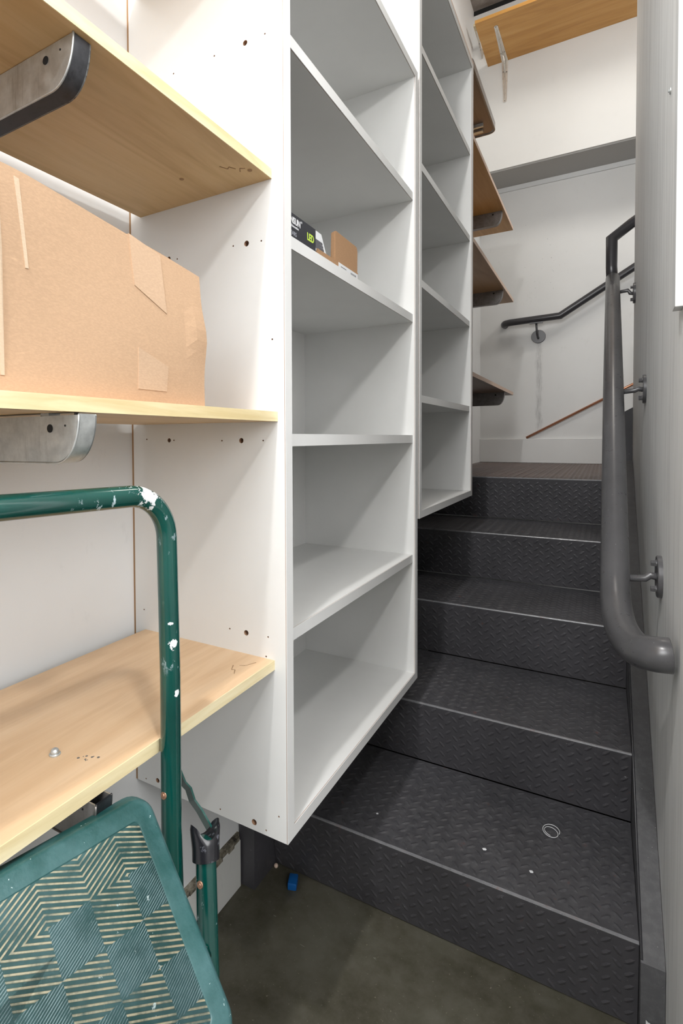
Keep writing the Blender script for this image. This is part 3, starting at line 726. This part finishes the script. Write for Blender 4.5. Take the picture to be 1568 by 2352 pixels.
pp = [(y0, z0), (y1-.001, z0), (y1, z1-r)]+[(y1-r+r*math.cos(a), z1-r+r*math.sin(a)) for a in (.3, .7, 1.1, 1.5708)]+[(y0+.004, z1+.001), (y0, z1)]
prism(bm, pp, 'x', CX-.0035, CX-.0010); f = obj('raised_flap', bm, CARD2, ct)
bm = bmesh.new(); prism(bm, [(CX-.011, zs+.022), (CX-.0036, zs+.022), (CX-.0036, zs+.078), (CX-.009, zs+.076)], 'y', .9465, .9490); obj('side_flap', bm, CARD2, ct)
bm = bmesh.new(); v = [(CX-.012, .872, zs+.018), (CX-.004, .922, zs+.012), (CX-.010, .906, zs+.060), (CX-.016, .872, zs+.066)]
vs = [bm.verts.new(p) for p in v]; vb = [bm.verts.new((p[0]-.002, p[1]+.001, p[2])) for p in v]
bm.faces.new(vs); bm.faces.new(vb[::-1])
for i in range(4): bm.faces.new((vs[i], vb[i], vb[(i+1) % 4], vs[(i+1) % 4]))
lf = obj('leaning_flap', bm, LABEL, ct)
bm = bmesh.new(); A, B, Cc, Dd = [Vector(p)+Vector((.0008, -.0006, 0)) for p in v]
for i in range(9):
    s = .30+.065*i; a = A.lerp(Dd, s*.6+.1).lerp(B.lerp(Cc, s*.6+.1), .25); b = A.lerp(Dd, s*.6+.1).lerp(B.lerp(Cc, s*.6+.1), .85 if i % 3 else .6)
    q = [a, b, b+Vector((0, 0, .0022)), a+Vector((0, 0, .0022))]; f0 = [bm.verts.new(x) for x in q]; bm.faces.new(f0)
obj('printed_lines', bm, INK, lf)
bm = bmesh.new(); box(bm, CX, CX+.0004, .960, 1.0545, zs+.001, zs+.0225); lb = obj('address_label', bm, LABEL, ct)
bm = bmesh.new(); x = 1.018
random.seed(11)
while x < 1.044:
    w = .0007+random.random()*.0016; box(bm, CX+.0004, CX+.0006, x, x+w, zs+.003, zs+.0175); x += w+.0007+random.random()*.0015
for j in range(3): box(bm, CX+.0004, CX+.0006, .970, 1.008-.006*j, zs+.006+.005*j, zs+.0072+.005*j)
obj('barcode', bm, INK, lb)

# ------------------------------------------------------------------ little things on the floor and steps
bm = bmesh.new(); box(bm, -.0105, .0105, -.016, .016, 0, .017); bevel(bm, .002, 2)
for v_ in bm.verts:
    c, s = math.cos(.35), math.sin(.35); x, y = v_.co.x, v_.co.y; v_.co.x = x*c-y*s-.630; v_.co.y = x*s+y*c+1.093
bb = obj('blue_case', bm, BLUE, None, 40); tag(bb, 'tiny blue plastic case on the concrete floor against the first riser', 'case')
bm = bmesh.new(); bmesh.ops.create_icosphere(bm, subdivisions=2, radius=.0055, matrix=Matrix.Translation((-.693, 1.118, .0052)))
tag(obj('pebble', bm, PINK), 'pale pebble on the floor in the corner by the left stringer', 'pebble')
bm = bmesh.new(); P = []
for i in range(46):
    a = i/45*2*math.pi*1.75; r = .0140+.0045*math.sin(a*.6); P.append((-.092+r*1.1*math.cos(a)+.002*math.sin(a*.5), 1.326+r*1.25*math.sin(a)+.004*i/45, NZ[0]+.0017+.0012*(1+math.sin(a*.8))))
tube(bm, P, .0008, 6); tag(obj('string_loop', bm, LABEL), 'pale loop of string lying on the first tread', 'string')
random.seed(21)
for (x, y, s, lab) in ((-.213, 1.197, .0042, 'white paint flake on the first tread, left of the string loop'), (-.119, 1.182, .0038, 'white paint flake on the first tread, just below the string loop'), (-.452, 1.185, .0028, 'tiny white flake on the shaded left part of the first tread')):
    bm = bmesh.new(); bmesh.ops.create_icosphere(bm, subdivisions=1, radius=s)
    for v_ in bm.verts: v_.co = Vector((v_.co.x*(.7+random.random()*.7), v_.co.y*(.6+random.random()*.6), v_.co.z*.35)); v_.co += Vector((x, y, NZ[0]+.0026))
    tag(obj('paint_flake', bm, LABEL), lab, 'flake', 'white flakes on the first tread')
bm = bmesh.new()
g_ = [[None]*9 for _ in range(9)]
for i in range(9):
    for j in range(9):
        g_[i][j] = bm.verts.new((.071+.024*i/8, 1.0835-.0018*random.random()-.001, .012+.060*j/8*(1-.14*i/8)+.002*random.random()))
for i in range(8):
    for j in range(8): bm.faces.new((g_[i][j], g_[i+1][j], g_[i+1][j+1], g_[i][j+1]))
o = obj('paint_smear', bm, LABEL, st_r, 60)

# ------------------------------------------------------------------ folded step stool
stool = thing('step_stool', 'folded green tubular step stool leaning against the maple-look shelves at lower left', 'step stool', (-.40, .28, 0))
RT = .0118
hx = -.4280
cR = Vector((-.4325, .459, 1.0085)); cL = Vector((-.462, .070, 1.016))
legR = [Vector((hx-.001, .462, .80)), Vector((-.4265, .4585, .62)), Vector((-.4150, .455, .30)), Vector((-.403, .450, .012))]
P = [legR[3], legR[2], legR[1], legR[0], Vector((hx-.002, .4635, .93))]
top = arc3((hx-.002, .4635, .90), cR, cL, .052, 12)
topL = arc3(cR, cL, (-.4285, .066, .80), .052, 12)
legL = [Vector((-.432, .066, .78)), Vector((-.4265, .064, .62)), Vector((-.415, .060, .30)), Vector((-.403, .056, .012))]
bm = bmesh.new(); tube(bm, P[:4]+top+topL+legL, RT, 28); obj('handle_frame', bm, GREEN, stool)
def rearleg(y, nm):
    a = Vector((-.3985, .4858+y, .5877)); d = (Vector((-.3385, .4336+y, .4844))-a); d = Vector((.060, -.052, -.195)).normalized()
    d = Vector((.045, -.050, -.175)).normalized()
    top_ = a-d*.012; foot = a+d*((a.z-.012)/-d.z); bm = bmesh.new(); tube(bm, [top_, a, a.lerp(foot, .5), foot], RT*1.02, 24); o = obj(nm, bm, GREEN, stool)
    bm = bmesh.new(); tube(bm, [foot+Vector((0, 0, -.011)), foot+Vector((0, 0, .014))], .0145, 18); obj('rubber_foot', bm, BLACKP, o)
    return o, top_, d
rl, tp, dl = rearleg(0, 'front_leg'); rl2, tp2, _ = rearleg(-.39, 'front_leg')
for p in (legR[3], legL[3]):
    bm = bmesh.new(); tube(bm, [Vector((p.x, p.y, .0005)), Vector((p.x, p.y, .03))], .0142, 18); obj('rubber_foot', bm, BLACKP, stool)
# black saddle cap on the top of the leg
def saddle(topp, d, par):
    zax = -d.normalized(); a = Vector((.45, .89, 0)); a = (a-zax*a.dot(zax)).normalized(); b = zax.cross(a)
    bm = bmesh.new(); seg = 36; org = topp-zax*.006
    def hx_(x):
        x = abs(x); return .006+((.0125-math.sqrt(max(0, .0125**2-x*x))) if x < .0122 else .0105+.0055*min(1, (x-.0122)/.004))
    def hgt(ca, rho=1.0): return hx_(.0164*ca)
    rings = []
    for t in [i/8 for i in range(9)]:
        ring = []
        for k in range(seg):
            th_ = 2*math.pi*k/seg; ca, sa = math.cos(th_), math.sin(th_); h = -.016+(hgt(ca)+.016)*t
            fl = 1+.28*abs(ca)**2*max(0, (h+.004))/.034*1.0
            rr = .0160*(1-.10*max(0, t-.85)/.15)
            ring.append(bm.verts.new(org+a*(rr*ca*fl)+b*(rr*sa)+zax*h))
        rings.append(ring)
    for r_ in range(8):
        for k in range(seg): bm.faces.new((rings[r_][k], rings[r_][(k+1) % seg], rings[r_+1][(k+1) % seg], rings[r_+1][k])).smooth = True
    inner = []
    for rho in (.90, .72, .50, .28):
        ring = []
        for k in range(seg):
            th_ = 2*math.pi*k/seg; ca, sa = math.cos(th_), math.sin(th_)
            x = .0144*ca*rho*(1+.28*abs(ca)**2); h = hx_(.0158*ca*rho)-.0005
            ring.append(bm.verts.new(org+a*x+b*(.0144*sa*rho)+zax*h))
        inner.append(ring)
    rr = [rings[-1]]+inner
    for r_ in range(4):
        for k in range(seg): bm.faces.new((rr[r_][k], rr[r_][(k+1) % seg], rr[r_+1][(k+1) % seg], rr[r_+1][k])).smooth = True
    bm.faces.new(inner[-1]); bm.faces.new(rings[0][::-1])
    return obj('saddle_cap', bm, BLACKP, par, 50)
saddle(tp, dl, rl); saddle(tp2, dl, rl2)
# link plates between handle and leg
def link(off, par):
    bm = bmesh.new(); o_ = Vector((0, off, 0))
    cs = [Vector(q) for q in ((-.4492, .4950, .6620), (-.4435, .498, .6454), (-.4350, .4985, .6405), (-.4308, .5005, .626), (-.4219, .5035, .6145), (-.4090, .5060, .5960), (-.3990, .5060, .5760), (-.3980, .5045, .5640))]
    wv = Vector((.55, -.2, .42)).normalized()*.0075; nv = Vector((.3, .95, 0)).normalized()*.0012
    rows = []
    for p in cs: rows.append([bm.verts.new(p+o_+q) for q in (-wv-nv, wv-nv, wv+nv, -wv+nv)])
    for r1, r2 in zip(rows, rows[1:]):
        for i in range(4): bm.faces.new((r1[i], r1[(i+1) % 4], r2[(i+1) % 4], r2[i]))
    bm.faces.new(rows[0][::-1]); bm.faces.new(rows[-1]); obj('link_plate', bm, GREEN, par)
link(0, stool); link(-.39, stool)
def rivet(p, n, par):
    bm = bmesh.new(); p = Vector(p); n = Vector(n).normalized(); disc(bm, p, n, .0042, .0014, 18, bev=.0005); disc(bm, p+n*.0012, n, .0022, .0012, 12, bev=.0006); obj('rivet', bm, BRASS, par, 40)
vd = Vector((.511, -.859, .0)).normalized()
def on_tube(c, side): # point on a tube surface as seen from the standing place
    n = (vd*.9+Vector((.86, .51, 0))*side+Vector((0, 0, .3))).normalized(); return Vector(c)+n*(RT-.0004), n
p_, n_ = on_tube((-.4268, .459, .661), -.62); rivet(p_, n_, stool)
p_, n_ = on_tube(tp+dl*.043, -.55); rivet(p_, n_, stool)
# moulded step, tilted
O = Vector((-.4011, .3908, .6959)); u = Vector((.120, -.025, -.129)).normalized(); v0 = Vector((-.027, -.136, .001)); v0 = (v0-u*v0.dot(u)).normalized(); nn = u.cross(v0)
if nn.z < 0: nn = -nn
MP = Matrix((u, v0, nn)).transposed().to_4x4(); MP.translation = O
step_e = bpy.data.objects.new('moulded_step', None)
WU, WV, RC, TH = .206, .345, .020, .018
def rrp(m, r, n=7):
    p = []
    for cx, cy, a0 in ((WU-m-r, WV-m-r, 0), (m+r, WV-m-r, 90), (m+r, m+r, 180), (WU-m-r, m+r, 270)):
        for i in range(n+1): a = math.radians(a0+90*i/n); p.append((cx+r*math.cos(a), cy+r*math.sin(a)))
    return p
bm = bmesh.new(); loops = [(-.0075, RC+.004, -.021), (-.001, RC, -.004), (.0012, RC-.001, -.0012), (.004, RC-.003, 0), (.0185, .007, 0), (.0195, .006, -.0008)]
V = [[bm.verts.new((p[0], p[1], z)) for p in rrp(m, r)] for m, r, z in loops]; n = len(V[0])
for a_, b_ in zip(V, V[1:]):
    for k in range(n): bm.faces.new((a_[k], a_[(k+1) % n], b_[(k+1) % n], b_[k])).smooth = True
inn = [bm.verts.new((p[0], p[1], -.021)) for p in rrp(-.0045, RC+.001)]; inn2 = [bm.verts.new((p[0], p[1], -.004)) for p in rrp(.003, RC-.003)]
for k in range(n):
    bm.faces.new((V[0][k], inn[k], inn[(k+1) % n], V[0][(k+1) % n])); bm.faces.new((inn[k], inn2[k], inn2[(k+1) % n], inn[(k+1) % n]))
bm.faces.new(inn2)
me_ = obj('step_tray', bm, PLATE, None, 35)
me_.data.transform(Matrix.Translation((-.0105, -.0085, 0)))
me_.matrix_world = MP; me_.parent = stool; me_.matrix_parent_inverse = stool.matrix_world.inverted()
bm = bmesh.new(); bm.faces.new([bm.verts.new((p[0], p[1], -.0008)) for p in rrp(.0190, .0065)])
bmesh.ops.solidify(bm, geom=list(bm.faces), thickness=.001)
pt = obj('ribbed_tread', bm, PLATEP, None); pt.data.transform(Matrix.Translation((-.0105, -.0085, 0)))
pt.matrix_world = MP; pt.parent = me_; pt.matrix_parent_inverse = me_.matrix_world.inverted()
# cross bar under the step between the front legs
bm = bmesh.new(); tube(bm, [Vector((-.372, .452, .505)), Vector((-.372, .066, .505))], .008, 14); obj('cross_bar', bm, GREEN, stool)
